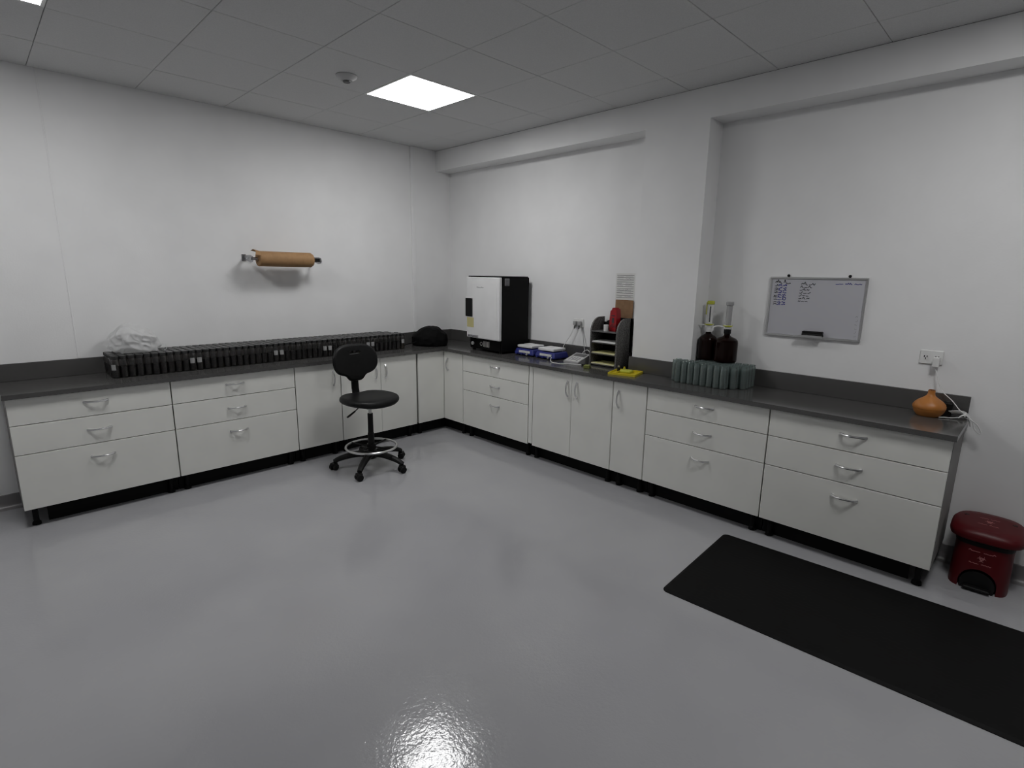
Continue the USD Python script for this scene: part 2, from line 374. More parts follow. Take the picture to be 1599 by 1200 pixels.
# right run, from the corner to the right end (u = -y)
def um(y, a, b): return mid(a, b) - y
cab('drawers', 'R', -.874, -1.829, 'white three-drawer cabinet under the white oven', um(-1.368, -.874, -1.829))
cab([-.462 + .048 - .0, -.462 + .048 + .455, .465], 'R', -1.833, -2.767, 'white two-door cabinet under the blue stirrers and desk organizer', [um(-2.298, -1.833, -2.767), um(-2.400, -1.833, -2.767)], filler=.05)
cab('doors', 'R', -2.770, -3.080, 'narrow white single-door cabinet under the yellow tray', [um(-2.826, -2.770, -3.080)])
cab('drawers', 'R', -3.084, -3.989, 'white three-drawer cabinet under the clear glass jars', um(-3.545, -3.084, -3.989))
cab('drawers', 'R', -3.993, -4.932, 'white three-drawer cabinet at the right end, beside the red bin', um(-4.473, -3.993, -4.932))

# ------------------------------------------------------------------ worktop
ZC = .911
t = thing('worktop', 'dark grey speckled stone worktop running along both walls with upstand', 'worktop', (0, 0, 0))
CF = .576; XE, YE = -4.092, -4.945
E_ = .0006
obj('slab', box(XE, -E_, -CF, -E_, ZT, ZC), 'stone_top', t, smooth=False)
obj('slab', Manifold.cube([CF - E_, -CF - YE, ZC - ZT]).translate([-CF, YE, ZT]) - Manifold.cube([.3, PY1 - PY0 + 2 * E_, 1]).translate([PX0 - E_, PY0 - E_, .4]), 'stone_top', t, smooth=False)
ZS = 1.037
def splash(x0, x1, y0, y1, label):
    t = thing('upstand', label, 'upstand', ((x0 + x1) / 2, (y0 + y1) / 2, ZC)); w, d = (x1 - x0) / 2, (y1 - y0) / 2
    obj('strip', box(-w, w, -d, d, .0002, ZS - ZC, .0015), 'stone_top', t, smooth=False)
splash(XE, -E_, -.02, -E_, 'long dark stone upstand along the left wall behind the black-lidded jars')
splash(-.02, -E_, PY1 + .02, -.0205, 'dark stone upstand behind the oven and blue stirrers')
splash(PX0 - .02, PX0 - E_, PY0 - .02, PY1 + .02, 'short dark stone upstand across the front of the white pillar')
splash(PX0, -E_, PY1 + E_, PY1 + .02, 'short return of stone upstand on the pillar side by the organizer')
splash(PX0, -E_, PY0 - .02, PY0 - E_, 'short return of stone upstand on the pillar side by the amber bottles')
splash(-.02, -E_, YE + .012, PY0 - .0205, 'dark stone upstand under the whiteboard behind the orange diffuser')

# ------------------------------------------------------------------ black-lidded jars on the left worktop: 50 x 6
JP = .0512; JX0, JY0 = -3.448, -.0530; JK = 1.0; JQ = .0562
ROWN = {0: 'back row by the wall', 5: 'front row', 1: 'second row from the wall', 2: 'third row from the wall', 3: 'fourth row from the wall', 4: 'second row from the front'}
def jar_parts(t, labelled=0, pale=False, twist=0):
    def lathe(p, n): return globals()['lathe']([(r, z * JK) for r, z in p], n)
    obj('glass_body', lathe([(0, .001), (.021, .001), (.0252, .005), (.0252, .126), (.0240, .134), (.0205, .140), (.0205, .150)], 20), 'jar_glass', t)
    obj('liquid', lathe([(0, .004), (.021, .004), (.0243, .007), (.0243, .086), (0, .086)], 18), 'pale_liquid' if pale else 'amber_liquid', t)
    obj('lid', lathe([(0, .142), (.0240, .142), (.0252, .144), (.0252, .163), (.0235, .165), (.0215, .1642), (0, .1642)], 20), 'lid_black', t)
    if labelled:
        a = np.radians(np.linspace(-38, 38, 9) - 90 - 18 + twist); r = .0256; z0, z1 = (.062, .104)
        v = np.array([(rr * math.cos(q), rr * math.sin(q), z) for rr in (r, r + .0003) for z in (z0, z1) for q in a]); n = 9; f = []
        for i in range(n - 1):
            f += [(2 * n + i, 2 * n + i + 1, 3 * n + i + 1), (2 * n + i, 3 * n + i + 1, 3 * n + i)]
        lb = obj('label_sticker', trimesh.Trimesh(v, f, process=False), 'label_dim', t)
        pr = []
        for k, z in enumerate((.066, .074, .082, .090, .097)):
            aa = np.linspace(a[1], a[-2 - (k % 2)], 5); rr = r + .0006
            vv = np.array([(rr * math.cos(q), rr * math.sin(q), z + d) for d in (0, .0042) for q in aa]); ff = []
            for i in range(4): ff += [(i, i + 1, 5 + i + 1), (i, 5 + i + 1, 5 + i)]
            pr.append(trimesh.Trimesh(vv, ff, process=False))
        obj('print', pr, 'ink_faint', lb)
LABCOL = {0: -25, 10: 0, 11: 0, 23: 0, 24: 0, 32: 0, 33: 0, 41: 0, 42: 0, 49: 10}
jar0 = None; lab0 = None
for k in range(50):
    for r in range(6):
        if k >= (48, 49, 49, 50, 50, 50)[r]: continue
        pos = (JX0 + JP * k, JY0 - JQ * r, ZC)
        if r == 5 and k in LABCOL:
            lb = 'white-labelled jar with black lid, front row, %s from the left end' % ordinal(k + 1)
            if k in (0, 49) or lab0 is None:
                t = thing('jar', lb, 'jar', pos, 0, 'black-lidded jars in a block on the left worktop'); jar_parts(t, 1, k == 49, LABCOL[k])
                if 0 < k < 49: lab0 = t
            else: dup(lab0, pos, 0, lb)
            continue
        lb = 'black-lidded jar of dark liquid, %s, %s from the left end' % (ROWN[r], ordinal(k + 1))
        if jar0 is None:
            jar0 = t = thing('jar', lb, 'jar', pos, 0, 'black-lidded jars in a block on the left worktop'); jar_parts(t)
        else: dup(jar0, pos, 0, lb)

# ------------------------------------------------------------------ clear empty jars by the pillar
cj0 = None
def clear_jar(t):
    obj('glass_body', lathe([(0, .0), (.021, .0), (.0245, .005), (.0245, .140), (.0235, .147), (.0210, .152), (.0215, .160), (.0225, .1635), (.0215, .165), (.0195, .163), (.0190, .152), (.0215, .144), (.0225, .138), (.0225, .008), (.019, .004), (0, .004)], 20), 'clear_glass', t)
cells = []
for c in range(11):
    y = -3.165 - JP * c
    for r in range(6):
        x = -.345 + JP * r
        if r <= 1 and c == 0 and r == 0: continue
        if x > -.235 and y > PY0 - .05: continue
        if x > -.05: continue
        if r == 0 and c >= 9: continue
        if r == 1 and c >= 10: continue
        cells.append((c, r, x, y))
RW = ['front row', 'second row from the front', 'third row from the front', 'fourth row from the front', 'fifth row from the front', 'row against the wall']
for c, r, x, y in cells:
    lb = 'empty clear glass jar, %s of the block, %s from left' % (RW[r], ordinal(c + 1))
    if cj0 is None:
        cj0 = t = thing('clear_jar', lb, 'jar', (x, y, ZC), 0, 'empty clear glass jars under the amber bottles'); clear_jar(t)
    else: dup(cj0, (x, y, ZC), 0, lb)

# ------------------------------------------------------------------ amber bottles with dispensers on the clear jars
ZJ = ZC + .165
def dispenser(label, x, y, cap, scale_lines, rz, fat=1.0):
    t = thing('amber_bottle', label, 'bottle', (x, y, ZJ + .0005), rz)
    obj('glass_body', lathe([(0, .0), (.060 * fat, .0), (.068 * fat, .006), (.070 * fat, .02), (.070 * fat, .150), (.066 * fat, .168), (.054 * fat, .182), (.034, .194), (.022, .203), (.0205, .215), (.0205, .232), (0, .232)], 36), 'amber_glass', t)
    obj('label_sticker', lathe_patch(.0705 * fat, .035, .12, 20, 70), 'label_white', t)
    obj('collar', lathe([(0, .216), (.024, .216), (.026, .220), (.026, .246), (.022, .252), (0, .252)], 24), 'black_plastic' if not scale_lines else 'white_plastic', t)
    obj('valve_block', [rbox(-.030, .030, -.022, .022, .250, .282, .007, 12), tube(spline([(-.02, 0, .268), (-.07, 0, .270), (-.098, 0, .262), (-.105, 0, .235)], 16), .006, 8)], 'white_plastic', t)
    obj('spout_band', lathe([(0, .270), (.033, .270), (.034, .273), (.034, .280), (0, .280)], 20), cap if scale_lines else 'lime_plastic', t)
    obj('piston_barrel', lathe([(0, .282), (.020, .282), (.0215, .286), (.0215, .425), (.025, .43), (0, .43)], 24), 'white_plastic' if scale_lines else 'grey_plastic', t)
    if scale_lines:
        obj('scale_rod', box(-.004, .004, -.0245, -.020, .295, .415, .001), 'ink', t)
        obj('scale_rod', tube([(-.028, 0, .35), (-.028, 0, .445)], .004, 8), 'lime_plastic', t)
    obj('cap', lathe([(0, .430), (.026, .430), (.028, .434), (.028, .452), (.024, .457), (0, .457)], 24), cap, t)
def lathe_patch(r, z0, z1, a0, a1):
    a = np.radians(np.linspace(a0, a1, 9)); n = 9
    v = np.array([(r * math.cos(q), r * math.sin(q), z) for z in (z0, z1) for q in a]); f = []
    for i in range(n - 1): f += [(i, i + 1, n + i + 1), (i, n + i + 1, n + i)]
    return trimesh.Trimesh(v, f, process=False)
dispenser('dark amber bottle with yellow-capped dispenser, left of two, nearer the pillar', -.094, -3.3175, 'lime_plastic', True, -66)
dispenser('dark amber bottle with grey-capped dispenser, right of the two on glass jars', -.112, -3.474, 'grey_plastic', False, -66, 1.19)

# ------------------------------------------------------------------ office chair
CX, CY = -1.770, -1.054
t = thing('lab_chair', 'tall black lab chair with foot ring and five casters', 'chair', (CX, CY, FZ))
def loft(outline, layers, warp=None):
    """outline: (n,2) points; layers: (scale, inset_z) from bottom centre to top centre"""
    o = np.array(outline); n = len(o); v = [(0, 0, layers[0][1])]; f = []
    for s, z in layers: v += [(x * s, y * s, z) for x, y in o]
    v.append((0, 0, layers[-1][1])); v = np.array(v, float); k = len(layers)
    for j in range(n):
        f.append((0, 1 + (j + 1) % n, 1 + j)); e = 1 + (k - 1) * n
        f.append((e + j, e + (j + 1) % n, len(v) - 1))
        for i in range(k - 1):
            a, b, c, d = 1 + i * n + j, 1 + i * n + (j + 1) % n, 1 + (i + 1) * n + (j + 1) % n, 1 + (i + 1) * n + j
            f += [(a, b, c), (a, c, d)]
    if warp is not None: v = warp(v)
    return trimesh.Trimesh(v, f, process=False)
th = np.linspace(0, 2 * PI, 64, endpoint=False)
def seat_r(a):
    c, s = math.cos(a), math.sin(a)          # front is -y
    e = 2.6; base = 1 / ((abs(c) / .245) ** e + (abs(s) / .228) ** e) ** (1 / e)
    back = max(0, s)
    return base * (1 - .10 * back ** 2 * (1 - abs(c)) - .05 * math.exp(-((a - PI / 2) / .25) ** 2))
so = [(seat_r(a) * math.cos(a), seat_r(a) * math.sin(a)) for a in th]
def seat_warp(v):
    x, y = v[:, 0], v[:, 1]
    v[:, 2] += .10 * (x ** 2) * .8 - .45 * np.clip(-y - .12, 0, 1) ** 2 * 4 + .18 * np.clip(y - .10, 0, 1) ** 2 * 4
    return v
obj('seat', move(loft(so, [(.5, .575), (.86, .575), (.95, .582), (.99, .594), (1.0, .606), (.985, .620), (.95, .630), (.88, .634), (.7, .631), (.4, .627)], seat_warp), (0, 0, .028)), 'chair_foam', t, smooth=60)
# backrest: broad shield, narrower neck below, hand slot near the top
half = [(x * 1.10, y) for x, y in [(0, .165), (.07, .162), (.12, .150), (.16, .125), (.187, .085), (.198, .035), (.196, -.015), (.180, -.060), (.150, -.090), (.115, -.105), (.085, -.120), (.070, -.142), (.050, -.160), (0, -.162)]]
full = half + [(-x, y) for x, y in half[-2:0:-1]]
fo = spline(np.array(full + [full[0]]), 81)[:-1]
fo = [(x, y) for x, y in fo][::-1]
def bk(v):
    w = v.copy(); x, z, d = v[:, 0], v[:, 1], v[:, 2]
    return np.stack([x, -d - .55 * x ** 2 + .10 * z + .25 * (z + .05) ** 2, z], 1)
bm = loft(fo, [(.4, -.018), (.85, -.018), (.95, -.014), (1.0, -.002), (1.0, .006), (.96, .020), (.88, .026), (.6, .025), (.35, .024)], bk)
bm.fix_normals()
bman = Manifold(m3.Mesh(np.array(bm.vertices, np.float32), np.array(bm.faces, np.uint32)))
slot = Manifold.batch_hull([Manifold.cylinder(.3, .015, .015, 16, True).rotate([90, 0, 0]).translate([x, 0, .092]) for x in (-.042, .042)])
try:
    b2 = bman - slot
    if not b2.is_empty(): bm = tm(b2)
except Exception: pass
BKY, BKZ = .215, .935
obj('backrest', move(bm, (-.012, BKY, BKZ)), 'chair_foam', t, smooth=50)
obj('backrest_post', tube(spline([(0, -.02, .588), (0, .12, .584), (0, .205, .603), (0, .238, .67), (-.004, .240, .77), (-.010, .240, .89)], 30), .037, 10, .55), 'black_plastic', t)
obj('mechanism', rbox(-.085, .085, -.10, .10, .568, .606, .012, 12), 'black_plastic', t)
obj('gas_piston', lathe([(0, .580), (.014, .580), (.014, .49), (0, .49)], 18), 'chrome', t)
obj('gas_column', lathe([(0, .505), (.022, .505), (.0235, .500), (.0235, .33), (.027, .325), (.027, .16), (0, .16)], 22), 'black_plastic', t)
lv = obj('height_lever', tube([(-.07, 0, .580), (-.115, -.005, .572), (-.150, -.01, .550)], .0045, 8), 'black_plastic', t)
obj('lever_grip', tube([(-.150, -.01, .550), (-.205, -.012, .520), (-.228, -.012, .509)], [.007, .009, .008], 8), 'black_plastic', lv)
ring = [(.222 * math.cos(a), .222 * math.sin(a), .200) for a in np.linspace(0, 2 * PI, 64, endpoint=False)]
fr = obj('foot_ring', tube(ring, .010, 10, closed=True), 'chrome', t)
obj('ring_hub', lathe([(.024, .225), (.040, .225), (.042, .215), (.042, .18), (.024, .18)], 22), 'black_plastic', fr)
for k in range(4):
    a = k * PI / 2 + .4
    obj('ring_spoke', tube([(.036 * math.cos(a), .036 * math.sin(a), .198), (.216 * math.cos(a), .216 * math.sin(a), .200)], .008, 8), 'black_plastic', fr)
obj('base_hub', lathe([(0, .165), (.040, .165), (.048, .155), (.050, .120), (.044, .092), (0, .092)], 28), 'black_plastic', t)
for k in range(5):
    a = math.radians(-139 + 72 * k); c, s = math.cos(a), math.sin(a)
    prof = [(.03, .128, .034), (.12, .134, .033), (.21, .120, .030), (.28, .100, .026), (.325, .078, .022)]
    pts = spline([(r * c, r * s, z) for r, z, w in prof], 18); rr = np.interp(np.linspace(0, 1, 18), [0, .3, .62, .86, 1], [w for _, _, w in prof])
    obj('base_leg', tube(pts, rr, 10, .85), 'black_plastic', t)
    cx, cy = .325 * c, .325 * s; sw = random.Random(k + 3).uniform(0, 360)
    ca = obj('caster', move(rot(trimesh.util.concatenate([rbox(-.026, .026, -.020, .030, .040, .068, .008, 10), tube([(0, 0, .045), (0, 0, .078)], .008, 8)]), sw), (cx, cy, 0)), 'black_plastic', t)
    for sx in (-1, 1):
        w = rot(lathe([(0, -.012), (.026, -.012), (.030, -.007), (.030, .007), (.026, .012), (0, .012)], 22), 90, (0, 1, 0))
        obj('wheel', move(rot(move(w, (sx * .021, .006, .030)), sw), (cx, cy, 0)), 'black_plastic', ca)

# ------------------------------------------------------------------ kraft paper roll on its wall holder
RX0, RX1, RY, RZ, RR = -2.308, -1.815, -.190, 1.812, .066
t = thing('roll_holder', 'grey metal wall holder carrying the brown paper roll', 'bracket', (-2.048, 0, RZ))
for x in (-.312, .312):
    arm = Polygon([(-.002, -.012), (-.002, .034), (-.05, .030), (-.16, .030), (-.212, .020), (-.220, -.008), (-.206, -.026), (-.16, -.034), (-.10, -.022)]).difference(Point(-.07, .005).buffer(.008)).difference(Point(-.13, .003).buffer(.006))
    obj('arm', frame_map(poly_extrude(arm, .004), (x - .002, 0, 0), (0, 1, 0), (0, 0, 1)), 'steel', t, smooth=20)
    obj('wall_flange', box(x - .018, x + .018, -.005, -.0005, -.022, .040, .001), 'steel', t, smooth=False)
obj('spindle', move(rot(lathe([(0, -.322), (.012, -.322), (.012, .322), (0, .322)], 16), 90, (0, 1, 0)), (0, RY, 0)), 'steel', t)
obj('end_block', box(.245, .305, RY - .014, RY + .014, -.016, .018, .003), 'black_plastic', t, smooth=False)
t = thing('paper_roll', 'roll of brown kraft paper hanging on the left wall', 'paper roll', ((RX0 + RX1) / 2, RY, RZ))
L2 = (RX1 - RX0) / 2
obj('paper', rot(lathe([(.024, -L2), (RR - .004, -L2), (RR, -L2 + .004), (RR, L2 - .02), (RR - .012, L2), (.024, L2)], 40), 90, (0, 1, 0)), 'kraft_paper', t)
obj('core', rot(lathe([(.0135, -L2 - .006), (.0225, -L2 - .006), (.0235, -L2 - .003), (.0235, L2 + .004), (.0135, L2 + .004)], 24), 90, (0, 1, 0)), 'cardboard', t)
ang = np.linspace(-1.15, .55, 9); fl = []
for r_ in (RR + .001, RR + .0022):
    for xx, k_ in ((-L2 - .038, .026), (-L2 + .012, 0)):
        fl += [(xx + .006 * math.sin(7 * a_), (r_ + k_ * .5) * math.sin(a_), (r_ + k_ * .5) * math.cos(a_)) for a_ in ang]
ff = []
for base in (0, 18):
    for i in range(8): ff += [(base + i, base + i + 1, base + 9 + i + 1), (base + i, base + 9 + i + 1, base + 9 + i)]
obj('torn_flap', trimesh.Trimesh(np.array(fl), ff, process=False), 'kraft_paper', t)

# ------------------------------------------------------------------ crumpled bag on the jars, black bag in the corner
ico = trimesh.creation.icosphere(5); v = np.array(ico.vertices)
def crumple(v, sx, sy, sz, amp, seed, scale):
    ridge = 1 - np.abs(2 * meshkit.noise(v * scale + 7, seed) - 1); r2_ = 1 - np.abs(2 * meshkit.noise(v * scale * 2.3 + 3, seed + 1) - 1)
    q = v * (1 + amp * (ridge - .5) + amp * .5 * (r2_ - .5))[:, None]
    return q * np.array([sx, sy, sz])
q = crumple(v, .150, .115, .112, .30, 4, 1.4)
q[:, 2] += .03 * np.exp(-((q[:, 0] + .05) / .07) ** 2) + np.where(q[:, 0] > .05, -(q[:, 0] - .05) * .25, 0)
q[:, 2] = np.maximum(q[:, 2], -.075 + .002 * meshkit.noise(v * 9)); q[:, 2] -= q[:, 2].min()
t = thing('plastic_bag', 'crumpled translucent white plastic bag lying on the black jar lids', 'bag', (-3.285, -.175, ZC + .1655 * JK))
obj('film', trimesh.Trimesh(q, ico.faces, process=False), 'film_white', t, smooth=True)
obj('handle_loop', tube(spline([(.165, -.02, .03), (.195, -.03, .045), (.205, -.04, .022), (.185, -.045, .004)], 14), [.004] * 14, 6, .4), 'film_white', t)
q = crumple(v, .160, .190, .150, .16, 12, 1.3)
q[:, 2] = np.where(q[:, 2] > 0, q[:, 2] * 1.0, q[:, 2]); q[:, 2] = np.maximum(q[:, 2], -.055); q[:, 2] -= q[:, 2].min()
t = thing('cloth_bag', 'black cloth bag slumped on the worktop in the room corner', 'bag', (-.535, -.285, ZC + .0015), 40)
obj('sack', trimesh.Trimesh(q, ico.faces, process=False), 'bag_cloth', t, smooth=True)
obj('strap', tube(spline([(-.13, .12, .05), (-.185, .19, .030), (-.20, .25, .012), (-.15, .26, .006)], 20), .011, 6, .35), 'bag_cloth', t)

# ------------------------------------------------------------------ incubator oven
t = thing('lab_oven', 'tall white-doored lab oven with black sides on the right worktop', 'oven', (-.442, -1.330, ZC), -93)
# local: +x along the front towards the left of the picture is -x; front faces -y ; origin = front right bottom corner
W, D_, HH = .535, .392, .768
for x in (-.05, -W + .05):
    for y in (.05, D_ - .05):
        obj('foot', lathe([(0, 0), (.018, 0), (.020, .003), (.016, .021), (0, .021)], 16, (x, y, 0)), 'black_plastic', t)
obj('body', box(-W + .012, -.004, .022, D_, .020, HH, .006), 'oven_black', t, smooth=False)
obj('top_cap', box(-W + .004, 0, .006, D_ - .02, HH - .002, HH + .008, .003), 'oven_black', t, smooth=False)
dr = obj('door', box(-W, -.002, -.016, .021, .135, HH - .004, .006), 'oven_white', t, smooth=False)
obj('door_window', box(-W - .010, -W + .105, -.0235, -.015, .355, .545, .003), 'dark_window', dr, smooth=False)
obj('door_latch', box(-.050, -.040, -.0185, -.014, .15, .70, .002), 'oven_white', dr, smooth=False)
obj('name_print', frame_map(scribble(.115, .014, 3, 1, .0028, 12), (-W + .17, -.0162, .655), (1, 0, 0), (0, 0, 1)), 'ink', dr, smooth=False)
obj('sticky_note', box(-W + .012, -W + .125, -.0180, -.0158, .245, .345), 'sticky_note', dr, smooth=False)
st = obj('warning_sticker', box(-W + .02, -W + .20, -.0172, -.0158, .142, .166), 'ink_faint', dr, smooth=False)
obj('print', frame_map(scribble(.165, .012, 8, 3, .004, 12), (-W + .027, -.0174, .148), (1, 0, 0), (0, 0, 1)), 'ink', st, smooth=False)
pn = obj('control_panel', box(-W + .03, -.02, .015, .023, .024, .130, .002), 'dark_window', t, smooth=False)
obj('dial', move(rot(lathe([(0, 0), (.019, 0), (.018, .012), (0, .012)], 20), 90, (1, 0, 0)), (-W + .075, .0145, .072)), 'grey_plastic', pn)
obj('dial_mark', frame_map(poly_extrude(Point(0, 0).buffer(.020).difference(Point(0, 0).buffer(.016)), .0006), (-W + .215, .0148, .078), (1, 0, 0), (0, 0, 1)), 'label_white', pn, smooth=False)
for k in range(5):
    obj('panel_mark', box(-W + .250 + .021 * k, -W + .262 + .021 * k, .0138, .0152, .050, .110), 'label_dim', pn, smooth=False)
sk = obj('rating_sticker', box(-.0045, -.0030, .055, .115, HH - .085, HH - .012), 'ink_faint', t, smooth=False)
obj('print', [box(-.0032, -.0024, .062, .108, HH - .078 + .012 * k, HH - .073 + .012 * k) for k in range(5)], 'ink', sk, smooth=False)
obj('side_vent', [box(-.0048, -.0030, .03, .05 + (.11 if k > 2 else 0), HH - .03 - .018 * k, HH - .024 - .018 * k) for k in range(7)], 'dark_window', t, smooth=False)

# ------------------------------------------------------------------ two blue stirrers, grey meter, sponge
def stirrer(label, y, cable=None):
    t = thing('hotplate_stirrer', label, 'stirrer', (-.195, y, ZC), -90)      # local front is -y (room side), +x to picture right
    w, d = .258, .215
    obj('foot', [lathe([(0, 0), (.012, 0), (.012, .008), (0, .008)], 12, (sx * .09, sy * .075, 0)) for sx in (-1, 1) for sy in (-1, 1)], 'black_plastic', t)
    b = Manifold.batch_hull([Manifold.sphere(.014, 14).translate([sx * (w / 2 - .014 - i), sy * (d / 2 - .014 - i), z]) for sx in (-1, 1) for sy in (-1, 1) for z, i in ((.022, 0), (.055, .010))])
    obj('body', b, 'blue_plastic', t)
    obj('front_panel', box(-.062, .085, -d / 2 - .0015, -d / 2 + .02, .030, .052, .001), 'label_white', t, smooth=False)
    for x in (-.09, -.02, .05):
        obj('knob', move(rot(lathe([(0, 0), (.011, 0), (.010, .012), (0, .012)], 16), 90, (1, 0, 0)), (x, -d / 2 + .001, .020)), 'blue_plastic' if x < 0 else 'grey_plastic', t)
    obj('neck', lathe([(.062, .066), (.055, .078), (0, .078)], 24), 'black_plastic', t)
    obj('ceramic_plate', rbox(-.100, .100, -.092, .092, .078, .104, .007, 12), 'ceramic_white', t)
    return t
s1 = stirrer('blue stirrer with white square plate, next to the black oven side', -1.520)
s2 = stirrer('blue stirrer with white square plate, nearer the desk organizer', -1.800)
# mains lead of the second stirrer up to the double socket (local: world (x,y) -> u=-(y-y0), v=(x+.195))
def l2(x, y, z): return (-(y + 1.800), x + .195, z - ZC)
obj('mains_lead', tube(spline([l2(-.085, -1.86, .945), l2(-.055, -1.83, 1.02), l2(-.045, -1.88, 1.10), l2(-.040, -1.92, 1.17), l2(-.040, -1.945, 1.235)], 40), .0035, 8), 'white_plastic', s2)
t = thing('bench_meter', 'grey bench meter with sloping keypad beside the desk organizer', 'meter', (-.190, -2.125, ZC), -90)
wedge = Manifold.hull_points(np.array([(sx * .085, y, z) for sx in (-1, 1) for y, z in ((-.115, 0), (-.115, .018), (.075, .075), (.095, .070), (.095, 0))]))
obj('body', wedge, 'grey_plastic', t, smooth=False)
sl = math.atan2(.057, .19); ux, uy = np.array((1, 0, 0)), np.array((0, math.cos(sl), math.sin(sl)))
def onslope(x0, x1, a0, a1, h): return frame_map(box(x0, x1, a0, a1, -.001, h, .0006), (0, -.115, .018), ux, uy)
obj('display', onslope(-.065, .065, .125, .180, .002), 'shelf_grey', t, smooth=False)
obj('keypad', onslope(-.070, .070, .020, .110, .002), 'label_white', t, smooth=False)
obj('key', [onslope(-.058 + .031 * i, -.036 + .031 * i, .028 + .026 * j, .046 + .026 * j, .005) for i in range(4) for j in range(3)], 'ink_faint', t, smooth=False)
obj('lead', tube(spline([(.03, .095, .03), (.05, .115, .06), (.02, .125, .10), (-.03, .128, .09), (-.05, .13, .03)], 30), .004, 8), 'white_plastic', t)
t = thing('power_adapter', 'small black power adapter behind the grey meter', 'adapter', (-.045, -2.200, ZC + .0003))
obj('body', rbox(-.016, .016, -.045, .045, 0, .075, .008, 12), 'black_plastic', t)
obj('lead', tube(spline([(-.01, .045, .03), (-.02, .08, .05), (-.0, .12, .11), (.02, .15, .2), (.045, .19, .32)], 30), .0035, 8), 'grey_plastic', t)
t = thing('white_cable', 'white cable lying on the worktop from stirrer to black plug', 'cable', (-.345, -2.00, ZC + .0006))
obj('lead', tube(spline([(.032, .10, .030), (.005, .085, .022), (-.05, .03, .004), (-.035, -.10, .004), (.01, -.21, .004), (.045, -.262, .005)], 50), .0035, 8), 'white_plastic', t)
obj('plug', rbox(.02, .075, -.300, -.262, 0, .016, .006, 10), 'black_plastic', t)
t = thing('sponge', 'small green-yellow scouring sponge on the worktop before the desk organizer', 'sponge', (-.385, -2.375, ZC), 25)
obj('foam', rbox(-.038, .038, -.026, .026, 0, .020, .005, 10), 'sponge_green', t)
obj('scouring_pad', rbox(-.038, .038, -.026, .026, .018, .026, .003, 8), 'sponge_green', t)

# ------------------------------------------------------------------ desk organizer with things on and in it
OX0, OX1, OY0, OY1, OH = -.225, -.028, -2.565, -2.275, .432
t = thing('desk_organizer', 'speckled grey desk organizer of stacked shelves beside the pillar', 'organizer', ((OX0 + OX1) / 2, (OY0 + OY1) / 2, ZC), -90)
ow, od = OY1 - OY0, OX1 - OX0
R_ = .125
side = Polygon([(-od / 2, 0), (od / 2, 0), (od / 2, OH)] + [(-od / 2 + R_ - R_ * math.sin(a), OH - R_ + R_ * math.cos(a)) for a in np.linspace(0, PI / 2, 12)])
for sx in (-1, 1):
    m = poly_extrude(side, .014)                       # polygon in (depth, height)
    obj('side_panel', frame_map(m, (sx * (ow / 2 - .007) - .007, 0, 0), (0, 1, 0), (0, 0, 1)), 'speckle_board', t, smooth=20)
for k, z in enumerate((.008, .104, .204, .304)):
    obj('shelf', box(-ow / 2 + .014, ow / 2 - .014, -od / 2 + .004, od / 2 - .012, z, z + .010, .001), 'shelf_grey', t, smooth=False)
obj('back_panel', box(-ow / 2 + .014, ow / 2 - .014, od / 2 - .012, od / 2, .0, .385, .001), 'black_foot', t, smooth=False)
for k, (z, m_, lb) in enumerate(((.2145, 'paper', 'stack of white paper on the upper organizer shelf'), (.1145, 'paper_yellow', 'yellowish papers on the middle organizer shelf'), (.0185, 'paper_yellow', 'yellowish papers on the lowest organizer shelf'))):
    t = thing('paper_stack', lb, 'paper', ((OX0 + OX1) / 2, (OY0 + OY1) / 2, ZC + z), -90)
    for j in range(3):
        obj('sheet_pile', rot(box(-ow / 2 + .022, ow / 2 - .022, -od / 2 + .0 + .004 * j, od / 2 - .02, .0032 * j, .0032 * j + .003), (j - 1) * 1.0), m_ if j != 1 else 'paper', t, smooth=False)
t = thing('red_holder', 'bright red slotted plastic holder standing on the desk organizer', 'holder', (-.120, -2.462, ZC + .3145), -98)
prof = Polygon([(x * .76, y * 1.12) for x, y in [(-.050, 0), (.050, 0), (.053, .13), (.040, .178), (.024, .172), (.016, .186), (0, .178), (-.014, .186), (-.026, .168), (-.044, .160), (-.054, .09)]])
obj('shell', frame_map(poly_extrude(prof, .055), (0, .0275, 0), (1, 0, 0), (0, 0, 1)), 'red_plastic', t, smooth=20)
obj('slot', box(-.012, .014, -.0285, -.026, .075, .120, .001), 'ink', t, smooth=False)
for k in range(5): obj('slot', box(-.028 + .014 * k, -.022 + .014 * k, -.0282, -.0268, .03 + .01 * (k % 2), .055 + .012 * (k % 3)), 'ink', t, smooth=False)
obj('slot', box(-.02, .022, -.0282, -.0268, .135, .142), 'ink', t, smooth=False)
t = thing('white_cup', 'small white plastic pot on top of the desk organizer', 'pot', (-.185, -2.415, ZC + .3145))
obj('body', lathe([(0, 0), (.018, 0), (.020, .003), (.0215, .046), (0, .046)], 24), 'white_plastic', t)
obj('cap', lathe([(0, .046), (.0225, .046), (.0225, .056), (.020, .058), (0, .058)], 24), 'white_plastic', t)
t = thing('black_tape', 'small black roll leaning on the back of the desk organizer', 'tape', (-.075, -2.385, ZC + .3145))
obj('roll', move(rot(lathe([(.018, -.012), (.046, -.012), (.047, -.010), (.047, .010), (.046, .012), (.018, .012)], 28), 90, (0, 1, 0)), (0, 0, .047)), 'black_plastic', t)
t = thing('cardboard_sheet', 'brown cardboard sheet propped on the wall behind the desk organizer', 'cardboard', (-.010, -2.478, ZC))
sheet = box(-.004, .004, -.090, .092, .127, .588, .0005)
obj('face', sheet, 'cardboard', t, smooth=False)
obj('lower_flap', box(-.0145, -.0115, -.112, .098, .127, .430, .0005), 'black_foot', t, smooth=False)
